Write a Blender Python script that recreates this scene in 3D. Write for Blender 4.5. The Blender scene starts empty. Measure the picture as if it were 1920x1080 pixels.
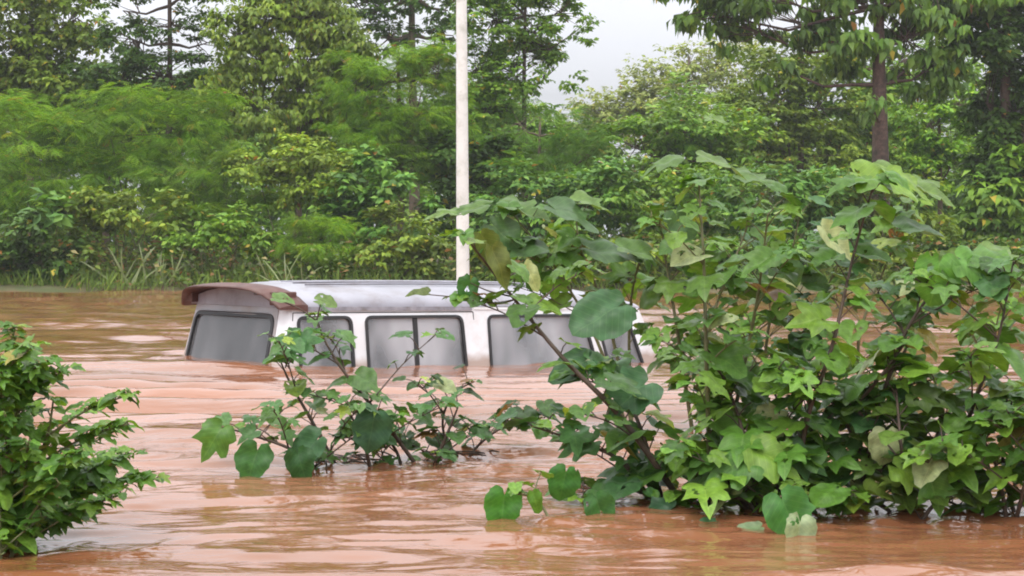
import bpy, bmesh, math, random
import numpy as np
from mathutils import Vector
R = math.radians
S = bpy.context.scene
COL = S.collection

# ------------------------------------------------------------------ camera
F = 3100.0; H = 0.92; YH = 488.0            # focal length in photo pixels, eye height over the water, horizon row
PITCH = math.atan((540 - YH) / F)
cam = bpy.data.cameras.new('camera'); co = bpy.data.objects.new('camera', cam); COL.objects.link(co)
cam.sensor_width = 36; cam.lens = 36 * F / 1920; cam.clip_start = 0.05; cam.clip_end = 3000
co.location = (0, 0, H); co.rotation_euler = (math.pi / 2 - PITCH, 0, 0)
S.camera = co
# ------------------------------------------------------------------ sky (overcast) and veiled sun
SUN_EL, SUN_AZ = 58, 205
w = bpy.data.worlds.new('World'); S.world = w; w.use_nodes = True
nt = w.node_tree; nt.nodes.clear()
def N(nt, t, **k):
    n = nt.nodes.new(t)
    for a, b in k.items(): setattr(n, a, b)
    return n
out = N(nt, 'ShaderNodeOutputWorld'); bg = N(nt, 'ShaderNodeBackground')
sky = N(nt, 'ShaderNodeTexSky', sky_type='NISHITA', sun_disc=False)
sky.sun_elevation = R(SUN_EL); sky.sun_rotation = R(SUN_AZ); sky.dust_density = 4
tc = N(nt, 'ShaderNodeTexCoord'); sp = N(nt, 'ShaderNodeSeparateXYZ')
nt.links.new(tc.outputs['Generated'], sp.inputs[0])
ramp = N(nt, 'ShaderNodeValToRGB')           # standard overcast sky: about three times brighter overhead than at the horizon
ramp.color_ramp.elements[0].position = 0.0; ramp.color_ramp.elements[0].color = (0.78, 0.79, 0.85, 1)
ramp.color_ramp.elements[1].position = 1.0; ramp.color_ramp.elements[1].color = (1, 1, 1, 1)
nt.links.new(sp.outputs['Z'], ramp.inputs[0])
mulz = N(nt, 'ShaderNodeMath', operation='MULTIPLY_ADD'); mulz.inputs[1].default_value = 19.0; mulz.inputs[2].default_value = 8.4
mxs = N(nt, 'ShaderNodeMath', operation='SUBTRACT'); mxs.inputs[1].default_value = .10
mxz = N(nt, 'ShaderNodeMath', operation='MAXIMUM'); mxz.inputs[1].default_value = 0
mxp = N(nt, 'ShaderNodeMath', operation='POWER'); mxp.inputs[1].default_value = .6
nt.links.new(sp.outputs['Z'], mxs.inputs[0]); nt.links.new(mxs.outputs[0], mxz.inputs[0]); nt.links.new(mxz.outputs[0], mxp.inputs[0]); nt.links.new(mxp.outputs[0], mulz.inputs[0])
cn = N(nt, 'ShaderNodeTexNoise'); cn.inputs['Scale'].default_value = 3.0; cn.inputs['Detail'].default_value = 4
cmap = N(nt, 'ShaderNodeMapRange'); cmap.inputs[1].default_value = .3; cmap.inputs[2].default_value = .7
cmap.inputs[3].default_value = .9; cmap.inputs[4].default_value = 1.08
nt.links.new(tc.outputs['Generated'], cn.inputs['Vector']); nt.links.new(cn.outputs[0], cmap.inputs[0])
m1 = N(nt, 'ShaderNodeMath', operation='MULTIPLY'); nt.links.new(mulz.outputs[0], m1.inputs[0]); nt.links.new(cmap.outputs[0], m1.inputs[1])
vm = N(nt, 'ShaderNodeVectorMath', operation='SCALE')
nt.links.new(ramp.outputs[0], vm.inputs[0]); nt.links.new(m1.outputs[0], vm.inputs['Scale'])
mix = N(nt, 'ShaderNodeMix', data_type='RGBA'); mix.inputs[0].default_value = 0.88
nt.links.new(sky.outputs[0], mix.inputs[6]); nt.links.new(vm.outputs[0], mix.inputs[7])
nt.links.new(mix.outputs[2], bg.inputs[0]); bg.inputs[1].default_value = 0.12
nt.links.new(bg.outputs[0], out.inputs[0])
sl = bpy.data.lights.new('sun', 'SUN'); sl.energy = 1.3; sl.angle = R(18); sl.color = (1, .96, .9)
so = bpy.data.objects.new('sun', sl); COL.objects.link(so)
d = Vector((math.sin(R(SUN_AZ)) * math.cos(R(SUN_EL)), math.cos(R(SUN_AZ)) * math.cos(R(SUN_EL)), math.sin(R(SUN_EL))))
so.rotation_euler = (-d).to_track_quat('-Z', 'Y').to_euler()
S.view_settings.view_transform = 'Standard'; S.view_settings.look = 'None'
S.view_settings.exposure = 0.0; S.view_settings.gamma = 1.0
S.cycles.pixel_filter_type = 'BLACKMAN_HARRIS'; S.cycles.filter_width = 1.9
S.cycles.max_bounces = 8; S.cycles.transparent_max_bounces = 12

# ------------------------------------------------------------------ helpers
def at(px, py, Y):
    """the point at distance Y that the photograph shows at pixel px, py"""
    dx = (px - 960) / F; dy = (540 - py) / F
    s = Y / (math.cos(PITCH) + dy * math.sin(PITCH))
    return np.array((s * dx, Y, H + s * (-math.sin(PITCH) + dy * math.cos(PITCH))))
def wdist(py): return H * F / (py - YH)
def tag(o, label=None, cat=None, group=None, kind=None):
    if label: o['label'] = label
    if cat: o['category'] = cat
    if group: o['group'] = group
    if kind: o['kind'] = kind
    return o
def empty(name, loc, rz=0):
    o = bpy.data.objects.new(name, None); COL.objects.link(o); o.location = loc; o.rotation_euler = (0, 0, rz)
    o.empty_display_size = .2
    return o
def link(name, me, mat=None, parent=None, world=False):
    o = bpy.data.objects.new(name, me); COL.objects.link(o)
    if mat is not None and not me.materials: me.materials.append(mat)
    if parent is not None: o.parent = parent
    return o
def mesh_np(name, V, Fc, cols=None, uv=None, smooth=False):
    """V (n,3), Fc (m,k) all the same size k"""
    me = bpy.data.meshes.new(name); V = np.asarray(V, np.float32); Fc = np.asarray(Fc, np.int32)
    m, k = Fc.shape
    me.vertices.add(len(V)); me.vertices.foreach_set('co', V.ravel())
    me.loops.add(m * k); me.loops.foreach_set('vertex_index', Fc.ravel())
    me.polygons.add(m); me.polygons.foreach_set('loop_start', np.arange(0, m * k, k, dtype=np.int32))
    if smooth: me.polygons.foreach_set('use_smooth', np.ones(m, bool))
    me.update(calc_edges=True)
    if cols is not None:
        a = me.color_attributes.new('col', 'FLOAT_COLOR', 'POINT')
        c = np.ones((len(V), 4), np.float32); c[:, :3] = cols; a.data.foreach_set('color', c.ravel())
    if uv is not None:
        u = me.uv_layers.new(name='leaf'); u.data.foreach_set('uv', np.asarray(uv, np.float32)[Fc.ravel()].ravel())
    return me
class MB:
    """collects shapes into one mesh"""
    def __init__(s): s.v = []; s.f = []
    def add(s, v, f):
        o = len(s.v); s.v += [tuple(p) for p in v]; s.f += [tuple(i + o for i in q) for q in f]
    def tube(s, pts, rad, n=6, cap=True):
        pts = [Vector(p) for p in pts]; L = len(pts); v = []; prev = None
        for i, p in enumerate(pts):
            t = (pts[min(i + 1, L - 1)] - pts[max(i - 1, 0)]).normalized()
            a = Vector((0, 1, 0)) if abs(t.y) < .9 else Vector((1, 0, 0))
            x = t.cross(a).normalized() if prev is None else (prev - t * prev.dot(t)).normalized()
            prev = x; y = t.cross(x); r = rad[i] if hasattr(rad, '__len__') else rad
            for k in range(n):
                an = 2 * math.pi * k / n; v.append(p + x * math.cos(an) * r + y * math.sin(an) * r)
        f = [(i * n + k, i * n + (k + 1) % n, (i + 1) * n + (k + 1) % n, (i + 1) * n + k) for i in range(L - 1) for k in range(n)]
        if cap: f += [tuple(range(n))[::-1], tuple((L - 1) * n + k for k in range(n))]
        s.add(v, f)
    def box(s, a, b):
        x0, y0, z0 = a; x1, y1, z1 = b
        s.add([(x, y, z) for x in (x0, x1) for y in (y0, y1) for z in (z0, z1)],
              [(0, 1, 3, 2), (4, 6, 7, 5), (0, 4, 5, 1), (2, 3, 7, 6), (0, 2, 6, 4), (1, 5, 7, 3)])
    def grid(s, P, closed=False):
        """P[i][j] -> quads"""
        ni, nj = len(P), len(P[0]); v = [p for r in P for p in r]
        f = [(i * nj + j, i * nj + (j + 1) % nj, (i + 1) * nj + (j + 1) % nj, (i + 1) * nj + j)
             for i in range(ni - 1) for j in range(nj if closed else nj - 1)]
        s.add(v, f)
    def build(s, name, mat, parent=None, smooth=False, bevel=0, offset=(0, 0, 0)):
        me = bpy.data.meshes.new(name); off = Vector(offset)
        me.from_pydata([tuple(Vector(p) - off) for p in s.v], [], s.f)
        bm = bmesh.new(); bm.from_mesh(me); bmesh.ops.recalc_face_normals(bm, faces=bm.faces)
        if bevel: bmesh.ops.bevel(bm, geom=list(bm.edges), offset=bevel, segments=3, affect='EDGES', profile=.5)
        bm.to_mesh(me); bm.free()
        if smooth: me.polygons.foreach_set('use_smooth', [True] * len(me.polygons))
        return link(name, me, mat, parent)

# value noise for terrain and water
_rs = np.random.RandomState(5); _tab = _rs.rand(256, 256)
def vnoise(x, y):
    xi = np.floor(x).astype(int); yi = np.floor(y).astype(int); fx = x - xi; fy = y - yi
    fx = fx * fx * fx * (fx * (fx * 6 - 15) + 10); fy = fy * fy * fy * (fy * (fy * 6 - 15) + 10)
    g = lambda a, b: _tab[a % 256, b % 256]
    return (g(xi, yi) * (1 - fx) + g(xi + 1, yi) * fx) * (1 - fy) + (g(xi, yi + 1) * (1 - fx) + g(xi + 1, yi + 1) * fx) * fy - .5
def fbm(x, y, o=4):
    s = 0; a = 1
    for i in range(o): s = s + a * vnoise(x + 17 * i, y + 31 * i); x = x * 2.03; y = y * 2.03; a *= .5
    return s

# ------------------------------------------------------------------ materials
def material(name):
    m = bpy.data.materials.new(name); m.use_nodes = True; n = m.node_tree
    return m, n, n.nodes['Principled BSDF']
def simple(name, col, rough=.5, var=.12, scale=6., metal=0, spec=.5, dirt=None, dscale=3., dlo=.5, dhi=.7):
    m, n, b = material(name); L = n.links
    tc = N(n, 'ShaderNodeTexCoord'); no = N(n, 'ShaderNodeTexNoise'); no.inputs['Scale'].default_value = scale; no.inputs['Detail'].default_value = 6
    L.new(tc.outputs['Object'], no.inputs['Vector'])
    mr = N(n, 'ShaderNodeMapRange'); mr.inputs[1].default_value = .3; mr.inputs[2].default_value = .7
    mr.inputs[3].default_value = 1 - var; mr.inputs[4].default_value = 1 + var; L.new(no.outputs[0], mr.inputs[0])
    v = N(n, 'ShaderNodeVectorMath', operation='SCALE'); v.inputs[0].default_value = col; L.new(mr.outputs[0], v.inputs['Scale'])
    src = v.outputs[0]
    if dirt:
        d = N(n, 'ShaderNodeTexNoise'); d.inputs['Scale'].default_value = dscale; d.inputs['Detail'].default_value = 8; d.inputs['Roughness'].default_value = .65
        L.new(tc.outputs['Object'], d.inputs['Vector'])
        r = N(n, 'ShaderNodeMapRange'); r.inputs[1].default_value = dlo; r.inputs[2].default_value = dhi; L.new(d.outputs[0], r.inputs[0])
        mx = N(n, 'ShaderNodeMix', data_type='RGBA'); L.new(r.outputs[0], mx.inputs[0]); L.new(src, mx.inputs[6]); mx.inputs[7].default_value = (*dirt, 1)
        src = mx.outputs[2]
    L.new(src, b.inputs['Base Color']); b.inputs['Roughness'].default_value = rough; b.inputs['Metallic'].default_value = metal
    b.inputs['Specular IOR Level'].default_value = spec
    return m
def leaf_mat(name, rough=.45, transl=.3, veins=False, spec=.35):
    m, n, b = material(name); L = n.links; o = n.nodes['Material Output']
    a = N(n, 'ShaderNodeVertexColor'); a.layer_name = 'col'
    src = a.outputs[0]
    if veins:
        uv = N(n, 'ShaderNodeUVMap'); uv.uv_map = 'leaf'; s = N(n, 'ShaderNodeSeparateXYZ'); L.new(uv.outputs[0], s.inputs[0])
        ab = N(n, 'ShaderNodeMath', operation='ABSOLUTE'); L.new(s.outputs[1], ab.inputs[0])
        mid = N(n, 'ShaderNodeMath', operation='LESS_THAN'); mid.inputs[1].default_value = .014; L.new(ab.outputs[0], mid.inputs[0])
        k = N(n, 'ShaderNodeMath', operation='MULTIPLY_ADD'); k.inputs[1].default_value = -.75; L.new(ab.outputs[0], k.inputs[0]); L.new(s.outputs[0], k.inputs[2])
        k2 = N(n, 'ShaderNodeMath', operation='MULTIPLY'); k2.inputs[1].default_value = 6.5; L.new(k.outputs[0], k2.inputs[0])
        fr = N(n, 'ShaderNodeMath', operation='FRACT'); L.new(k2.outputs[0], fr.inputs[0])
        lt = N(n, 'ShaderNodeMath', operation='LESS_THAN'); lt.inputs[1].default_value = .1; L.new(fr.outputs[0], lt.inputs[0])
        mx = N(n, 'ShaderNodeMath', operation='MAXIMUM'); L.new(mid.outputs[0], mx.inputs[0]); L.new(lt.outputs[0], mx.inputs[1])
        mm = N(n, 'ShaderNodeMath', operation='MULTIPLY'); mm.inputs[1].default_value = .45; L.new(mx.outputs[0], mm.inputs[0])
        no = N(n, 'ShaderNodeTexNoise'); no.inputs['Scale'].default_value = 4; L.new(uv.outputs[0], no.inputs['Vector'])
        mr = N(n, 'ShaderNodeMapRange'); mr.inputs[1].default_value = .3; mr.inputs[2].default_value = .7; mr.inputs[3].default_value = .75; mr.inputs[4].default_value = 1.25
        L.new(no.outputs[0], mr.inputs[0])
        sc = N(n, 'ShaderNodeVectorMath', operation='SCALE'); L.new(src, sc.inputs[0]); L.new(mr.outputs[0], sc.inputs['Scale'])
        br = N(n, 'ShaderNodeVectorMath', operation='MULTIPLY_ADD'); L.new(sc.outputs[0], br.inputs[0]); br.inputs[1].default_value = (1.5, 1.3, 1.4); br.inputs[2].default_value = (.03, .035, .015)
        mc = N(n, 'ShaderNodeMix', data_type='RGBA'); L.new(mm.outputs[0], mc.inputs[0]); L.new(sc.outputs[0], mc.inputs[6]); L.new(br.outputs[0], mc.inputs[7])
        src = mc.outputs[2]
    L.new(src, b.inputs['Base Color']); b.inputs['Roughness'].default_value = rough; b.inputs['Specular IOR Level'].default_value = spec
    t = N(n, 'ShaderNodeBsdfTranslucent'); tm = N(n, 'ShaderNodeVectorMath', operation='MULTIPLY'); tm.inputs[1].default_value = (1.5, 1.35, .6)
    L.new(src, tm.inputs[0]); L.new(tm.outputs[0], t.inputs[0])
    ms = N(n, 'ShaderNodeMixShader'); ms.inputs[0].default_value = transl
    L.new(b.outputs[0], ms.inputs[1]); L.new(t.outputs[0], ms.inputs[2]); L.new(ms.outputs[0], o.inputs[0])
    return m
M = {}
M['leaf'] = leaf_mat('foliage', .5, .3)
M['bigleaf'] = leaf_mat('broad leaf', .42, .28, True)
M['bark'] = simple('bark', (.13, .09, .065), .9, .35, 14, dirt=(.09, .11, .05), dscale=5)
M['redbark'] = simple('reddish bark', (.085, .052, .043), .9, .4, 12, dirt=(.03, .025, .02), dscale=4)
M['darkbark'] = simple('dark bark', (.07, .045, .035), .9, .3, 20)
M['greenstem'] = simple('green stem', (.13, .13, .05), .6, .25, 20)
M['brownstem'] = simple('brown stem', (.075, .05, .035), .7, .3, 30)
M['soil'] = simple('soil', (.12, .085, .045), .95, .4, 1.2, dirt=(.07, .09, .03), dscale=.8, dlo=.4, dhi=.6)
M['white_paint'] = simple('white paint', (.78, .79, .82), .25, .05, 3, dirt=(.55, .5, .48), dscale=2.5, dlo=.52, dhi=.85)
def silt_and_reflection(m, z0, z1):
    # dried and wet silt up to the splash line, brown water reflection painted in
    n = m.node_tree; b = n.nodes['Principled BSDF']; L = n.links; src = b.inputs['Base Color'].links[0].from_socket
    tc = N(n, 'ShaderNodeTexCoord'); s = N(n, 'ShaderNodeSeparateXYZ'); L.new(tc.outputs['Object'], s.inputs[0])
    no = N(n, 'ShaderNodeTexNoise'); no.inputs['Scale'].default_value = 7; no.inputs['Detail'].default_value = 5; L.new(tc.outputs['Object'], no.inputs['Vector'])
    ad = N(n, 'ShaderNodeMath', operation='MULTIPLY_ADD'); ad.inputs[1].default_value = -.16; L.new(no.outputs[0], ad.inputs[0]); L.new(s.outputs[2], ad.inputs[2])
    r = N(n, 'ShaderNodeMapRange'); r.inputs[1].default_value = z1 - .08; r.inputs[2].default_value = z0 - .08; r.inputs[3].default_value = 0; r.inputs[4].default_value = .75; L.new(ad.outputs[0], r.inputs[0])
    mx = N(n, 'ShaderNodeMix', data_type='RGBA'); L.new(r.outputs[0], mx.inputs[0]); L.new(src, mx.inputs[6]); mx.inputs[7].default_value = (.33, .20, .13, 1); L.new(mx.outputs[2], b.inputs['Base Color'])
silt_and_reflection(M['white_paint'], 1.19, 1.29)
M['roof_paint'] = simple('weathered roof paint', (.30, .295, .34), .35, .18, 2.5, dirt=(.17, .14, .14), dscale=3.5, dlo=.48, dhi=.75)
M['rust'] = simple('rusty spoiler paint', (.09, .035, .028), .6, .3, 5, dirt=(.14, .08, .065), dscale=7, dlo=.45, dhi=.7)
M['tailgate'] = simple('dirty shaded tailgate paint', (.36, .35, .37), .4, .12, 4, dirt=(.3, .24, .2), dscale=3, dlo=.45, dhi=.8)  # shade of the rear end put into the grey, along with dirt
silt_and_reflection(M['tailgate'], 1.22, 1.36)
M['rubber'] = simple('rubber', (.02, .02, .022), .5, .2, 10)
M['grime'] = simple('grimy gutter', (.24, .23, .26), .6, .35, 9, dirt=(.16, .14, .14), dscale=14, dlo=.5, dhi=.65)
M['lining'] = simple('interior lining', (.35, .34, .34), .8, .1, 5)
M['seatcover'] = simple('pale seat cover', (.62, .6, .62), .8, .1, 8)
M['pole'] = simple('pole paint', (.74, .75, .72), .4, .08, 3, dirt=(.42, .43, .36), dscale=5, dlo=.5, dhi=.8)
M['redlens'] = simple('dark red lens', (.06, .01, .01), .2, .1, 8)
def glass(nm_, dc, lo, hi):  # noise patches of pale diffuse film paint sky reflections into the panes
    g, n, b = material(nm_); n.nodes.remove(b)
    tr = N(n, 'ShaderNodeBsdfTransparent'); tr.inputs[0].default_value = (.62, .65, .66, 1); gl = N(n, 'ShaderNodeBsdfGlossy'); gl.inputs[0].default_value = (1, 1, 1, 1); gl.inputs['Roughness'].default_value = .02
    df = N(n, 'ShaderNodeBsdfDiffuse'); df.inputs[0].default_value = dc; fr = N(n, 'ShaderNodeFresnel'); fr.inputs[0].default_value = 1.6
    no = N(n, 'ShaderNodeTexNoise'); no.inputs['Scale'].default_value = 1.3; no.inputs['Detail'].default_value = 2; tcn = N(n, 'ShaderNodeTexCoord')
    mp = N(n, 'ShaderNodeMapping'); mp.inputs['Scale'].default_value = (1.6, 1.6, .7); n.links.new(tcn.outputs['Object'], mp.inputs[0]); n.links.new(mp.outputs[0], no.inputs['Vector'])
    mr = N(n, 'ShaderNodeMapRange'); mr.inputs[1].default_value = .35; mr.inputs[2].default_value = .65; mr.inputs[3].default_value = lo; mr.inputs[4].default_value = hi
    n.links.new(no.outputs[0], mr.inputs[0]); a = N(n, 'ShaderNodeMixShader'); c = N(n, 'ShaderNodeMixShader')
    n.links.new(mr.outputs[0], a.inputs[0]); n.links.new(tr.outputs[0], a.inputs[1]); n.links.new(df.outputs[0], a.inputs[2])
    n.links.new(fr.outputs[0], c.inputs[0]); n.links.new(a.outputs[0], c.inputs[1]); n.links.new(gl.outputs[0], c.inputs[2])
    n.links.new(c.outputs[0], n.nodes['Material Output'].inputs[0]); return g
M['glass'] = glass('glass with painted reflections', (.66, .66, .70, 1), .06, .60)
M['rearglass'] = glass('rear glass with painted reflections', (.40, .40, .42, 1), .10, .38)

# muddy water
m, n, b = material('muddy flood water'); L = n.links
tcn = N(n, 'ShaderNodeTexCoord'); mp = N(n, 'ShaderNodeMapping'); mp.inputs['Scale'].default_value = (.22, .55, 1)
L.new(tcn.outputs['Object'], mp.inputs[0]); no = N(n, 'ShaderNodeTexNoise'); no.inputs['Scale'].default_value = 1.1; no.inputs['Detail'].default_value = 6; no.inputs['Distortion'].default_value = .8
L.new(mp.outputs[0], no.inputs['Vector'])
cr = N(n, 'ShaderNodeValToRGB'); cr.color_ramp.elements[0].position = .35; cr.color_ramp.elements[0].color = (.20, .074, .028, 1)
cr.color_ramp.elements[1].position = .68; cr.color_ramp.elements[1].color = (.33, .148, .088, 1)
L.new(no.outputs[0], cr.inputs[0]); L.new(cr.outputs[0], b.inputs['Base Color'])
b.inputs['Roughness'].default_value = .045; b.inputs['IOR'].default_value = 1.5
mp2 = N(n, 'ShaderNodeMapping'); mp2.inputs['Scale'].default_value = (1.0, 3.2, 1); L.new(tcn.outputs['Object'], mp2.inputs[0])
n2 = N(n, 'ShaderNodeTexNoise'); n2.inputs['Scale'].default_value = 3.0; n2.inputs['Detail'].default_value = 4; n2.inputs['Roughness'].default_value = .5; n2.inputs['Distortion'].default_value = .5
L.new(mp2.outputs[0], n2.inputs['Vector']); bp = N(n, 'ShaderNodeBump'); bp.inputs['Strength'].default_value = 1.0; bp.inputs['Distance'].default_value = .010
mp3 = N(n, 'ShaderNodeMapping'); mp3.inputs['Scale'].default_value = (.30, .75, 1); mp3.inputs['Location'].default_value = (3.1, 7.7, 0); L.new(tcn.outputs['Object'], mp3.inputs[0])
n3 = N(n, 'ShaderNodeTexNoise'); n3.inputs['Scale'].default_value = .9; n3.inputs['Detail'].default_value = 4; n3.inputs['Distortion'].default_value = .6; L.new(mp3.outputs[0], n3.inputs['Vector'])
r3 = N(n, 'ShaderNodeMapRange'); r3.inputs[1].default_value = .38; r3.inputs[2].default_value = .62; r3.inputs[3].default_value = .25; r3.inputs[4].default_value = 1.5; L.new(n3.outputs[0], r3.inputs[0])
m3 = N(n, 'ShaderNodeMath', operation='MULTIPLY'); L.new(n2.outputs[0], m3.inputs[0]); L.new(r3.outputs[0], m3.inputs[1])
L.new(m3.outputs[0], bp.inputs['Height']); L.new(bp.outputs[0], b.inputs['Normal'])
M['water'] = m

# ------------------------------------------------------------------ the setting: ground and flood water
VAN = np.array((-2.05, 14.1)); VA = R(37); VU = np.array((math.cos(VA), math.sin(VA))); VV = np.array((-math.sin(VA), math.cos(VA)))
BASES = [((px - 960) * wdist(py) / F, wdist(py)) for px, py in ((640, 885), (700, 885), (800, 878), (850, 873), (1050, 985), (1250, 938), (1300, 945), (1335, 950), (1430, 955), (1465, 985), (1500, 955), (1600, 955), (1710, 960), (1830, 960), (1890, 965), (30, 1020), (60, 1010))]
def water_h(x, y):
    y1 = np.maximum(y, .5)
    z = .050 * fbm(x * .45, y * 1.1, 3) * (1 + .0 * y) + .026 * fbm(x * 1.6 + 9, y * 4.2 + 3, 3) * np.clip(.8 + 1.6 * vnoise(x * .35 + 5, y * .5), .15, 1.7)
    # broad swells whose long faces lean towards the near bank
    def swell(y, a, c, e): 
        t = np.clip((y - a) / (c - a), 0, 1); q = np.clip((y - c) / (e - c), 0, 1); q = q * q * (3 - 2 * q)
        return t * t * (1.6 - .6 * t) * (1 - q)
    wob = .5 * vnoise(x * .6 + 3, x * 0 + 8)
    z = z + .115 * swell(y + wob, 5.6, 8.45, 9.3) * np.exp(-((x + .9) / 1.75) ** 4)
    z = z + .09 * swell(y + .6 * wob, 12.4, 14.1, 14.9) * np.exp(-((x + 3.4) / 1.35) ** 4)
    # standing waves left of the van, in its lee
    k = np.exp(-((x + 2.9) / 1.9) ** 2 - ((y - 10.6) / 2.6) ** 2)
    z = z + k * .060 * np.sin(2 * math.pi * (y / .78 + .12 * x) + 2.2 * fbm(x * .5, y * .35, 2))
    k = np.exp(-((x - .2) / 1.4) ** 2 - ((y - 10.6) / 1.8) ** 2)
    z = z + k * .026 * np.sin(2 * math.pi * (y / .42 - .2 * x) + 2.5 * fbm(x * .8, y * .5, 2))
    z = z + .010 * fbm(x * 3.1 + 2, y * 9 + 7, 2) * (y < 26) * np.clip(.6 + 2.2 * vnoise(x * .5 + 15, y * .7 + 4), .1, 1.8)
    for bx, by in BASES:                             # ripples where stems break the surface
        r = np.sqrt((x - bx) ** 2 + ((y - by) * 1.0) ** 2); z = z + .009 * np.sin(r * 42) * np.exp(-r / .16) * (r < 1.2)
    # chop farther out
    far = np.clip((y - 15) / 8, 0, 1)
    z = z + far * .09 * fbm(x * .45 + 40, y * 1.0, 3) + far * .034 * fbm(x * 1.2 + 4, y * 2.6, 2)
    # the flow heaps up against the near side of the van
    px = x - VAN[0]; py = y - VAN[1]; u = px * VU[0] + py * VU[1]; v = px * VV[0] + py * VV[1]
    t = np.clip(u / 4.6, -0.35, 1.1)
    h = -(.01 + .10 * np.clip(t, 0, 1))
    fall = np.where(v < 0, np.exp(-(v / 2.8) ** 2), np.exp(-(v / 2.2) ** 2)) * np.exp(-np.clip(-u, 0, 9) ** 2 / 1.6) * np.exp(-np.clip(u - 4.9, 0, 9) ** 2 / 1.5)
    z = z + h * fall
    z = z + .018 * np.exp(-((v + .35) / .22) ** 2) * np.clip(1 - abs(u - .3) / 1.6, 0, 1)
    return z
rows = np.concatenate([[-60, -20, -5, 0, 1.5, 2.5], 1.0 / np.linspace(1 / 3.2, 1 / 49.0, 760), [52, 60, 90, 200, 500]])
s_ = np.concatenate([[-60, -15, -5, -2.2], np.linspace(-1.15, 1.15, 520), [2.2, 5, 15, 60]])
YY = np.repeat(rows[:, None], len(s_), 1); XX = s_[None, :] * (np.abs(YY) * .36 + 1.2)
ZZ = water_h(XX, YY) * (YY > 2) * (np.abs(s_)[None, :] < 3)
nr, nc = YY.shape; idx = np.arange(nr * nc).reshape(nr, nc)
Fq = np.stack([idx[:-1, :-1], idx[:-1, 1:], idx[1:, 1:], idx[1:, :-1]], -1).reshape(-1, 4)
me = mesh_np('water', np.stack([XX, YY, ZZ], -1).reshape(-1, 3), Fq, smooth=True)
tag(link('water', me, M['water']), kind='structure')

def ground_z(x, y):
    shore = 48.6 + 1.2 * fbm(x * .12, x * 0 + 3, 3) + .4 * fbm(x * .8, x * 0 + 9, 2)
    d = y - shore
    return np.where(d < 0, np.maximum(-1.6, .05 + d * .35), .05 + .35 * (1 - np.exp(-np.maximum(d, 0) * .7)) + .012 * np.maximum(d, 0)) + .10 * fbm(x * .7, y * .7, 3) * (d > .2)
ys = np.concatenate([[-80, -20, 10, 30], np.linspace(42, 64, 110), [70, 80, 100, 150, 300, 900]])
xs = np.concatenate([[-700, -200, -80, -40], np.linspace(-26, 26, 200), [40, 80, 200, 700]])
XX, YY = np.meshgrid(xs, ys); ZZ = ground_z(XX, YY); nr, nc = XX.shape; idx = np.arange(nr * nc).reshape(nr, nc)
Fq = np.stack([idx[:-1, :-1], idx[:-1, 1:], idx[1:, 1:], idx[1:, :-1]], -1).reshape(-1, 4)
tag(link('ground', mesh_np('ground', np.stack([XX, YY, ZZ], -1).reshape(-1, 3), Fq, smooth=True), M['soil']), kind='structure')
def gz(x, y): return float(ground_z(np.array([float(x)]), np.array([float(y)]))[0])

# ------------------------------------------------------------------ foliage machinery
def T_ovate(wd=.27, fold=.06, tipz=-.14):
    v = [(0, 0, 0), (.42, wd, fold), (.5, 0, 0), (.42, -wd, fold), (1, 0, tipz)]
    return np.array(v), np.array([(0, 2, 1), (0, 3, 2), (2, 4, 1), (3, 4, 2)])
def T_frond():
    v = []; f = []
    for i in range(6):
        x = .12 + i * .15; z = -.30 * x * x; l = .30 * (1 - abs(i - 2.5) / 5.2)
        for sgn in (1, -1):
            b = len(v); v += [(x, 0, z), (x + .10, sgn * l * .55, z + .015), (x + .17, sgn * l, z - .05), (x + .055, sgn * l * .6, z)]
            f += [(b, b + 1, b + 2), (b, b + 2, b + 3)] if sgn < 0 else [(b, b + 2, b + 1), (b, b + 3, b + 2)]
    b = len(v); v += [(0, -.008, 0), (0, .008, 0), (1.05, 0, -.32)]; f += [(b, b + 2, b + 1)]
    return np.array(v), np.array(f)
def T_blade():
    return np.array([(0, .02, 0), (0, -.02, 0), (.5, .022, 0), (.5, -.022, 0), (.85, .012, -.06), (.85, -.012, -.06), (1, 0, -.16)]), \
           np.array([(0, 1, 3), (0, 3, 2), (2, 3, 5), (2, 5, 4), (4, 5, 6)])
TMP = {'ovate': T_ovate(), 'lance': T_ovate(.15, .04, -.2), 'round': T_ovate(.40, .05, -.16), 'frond': T_frond(), 'blade': T_blade(),
       'droop': T_ovate(.24, .08, -.35)}
def nrmz(a): return a / np.maximum(np.linalg.norm(a, axis=-1, keepdims=True), 1e-9)
def batch(kind, pos, dirs, nrm, size, col):
    tv, tf = TMP[kind]; x = nrmz(dirs); z = nrmz(nrm - x * (nrm * x).sum(-1, keepdims=True)); y = np.cross(z, x)
    k = len(tv)
    V = pos[:, None] + size[:, None, None] * (tv[None, :, 0:1] * x[:, None] + tv[None, :, 1:2] * y[:, None] + tv[None, :, 2:3] * z[:, None])
    Fc = tf[None] + (np.arange(len(pos)) * k)[:, None, None]
    return V.reshape(-1, 3), Fc.reshape(-1, 3), np.repeat(col, k, 0)
PAL = {  # leaf pigments; pale also paints haze onto the distant tree
 'mid': ((.075, .165, .030), (.045, .115, .022), (.11, .205, .035)),
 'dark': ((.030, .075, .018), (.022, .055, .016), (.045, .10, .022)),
 'blue': ((.058, .150, .045), (.038, .105, .038), (.10, .20, .055)),
 'yellow': ((.16, .25, .035), (.11, .19, .03), (.24, .31, .06)),
 'olive': ((.078, .145, .028), (.055, .10, .022), (.12, .18, .035)),
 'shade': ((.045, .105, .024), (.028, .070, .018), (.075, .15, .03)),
 'lime': ((.105, .185, .035), (.075, .14, .03), (.16, .24, .05)),
 'pale': ((.13, .19, .09), (.09, .14, .07), (.19, .24, .13)),
 'fresh': ((.080, .190, .028), (.045, .115, .02), (.15, .28, .04)),
}
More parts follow.
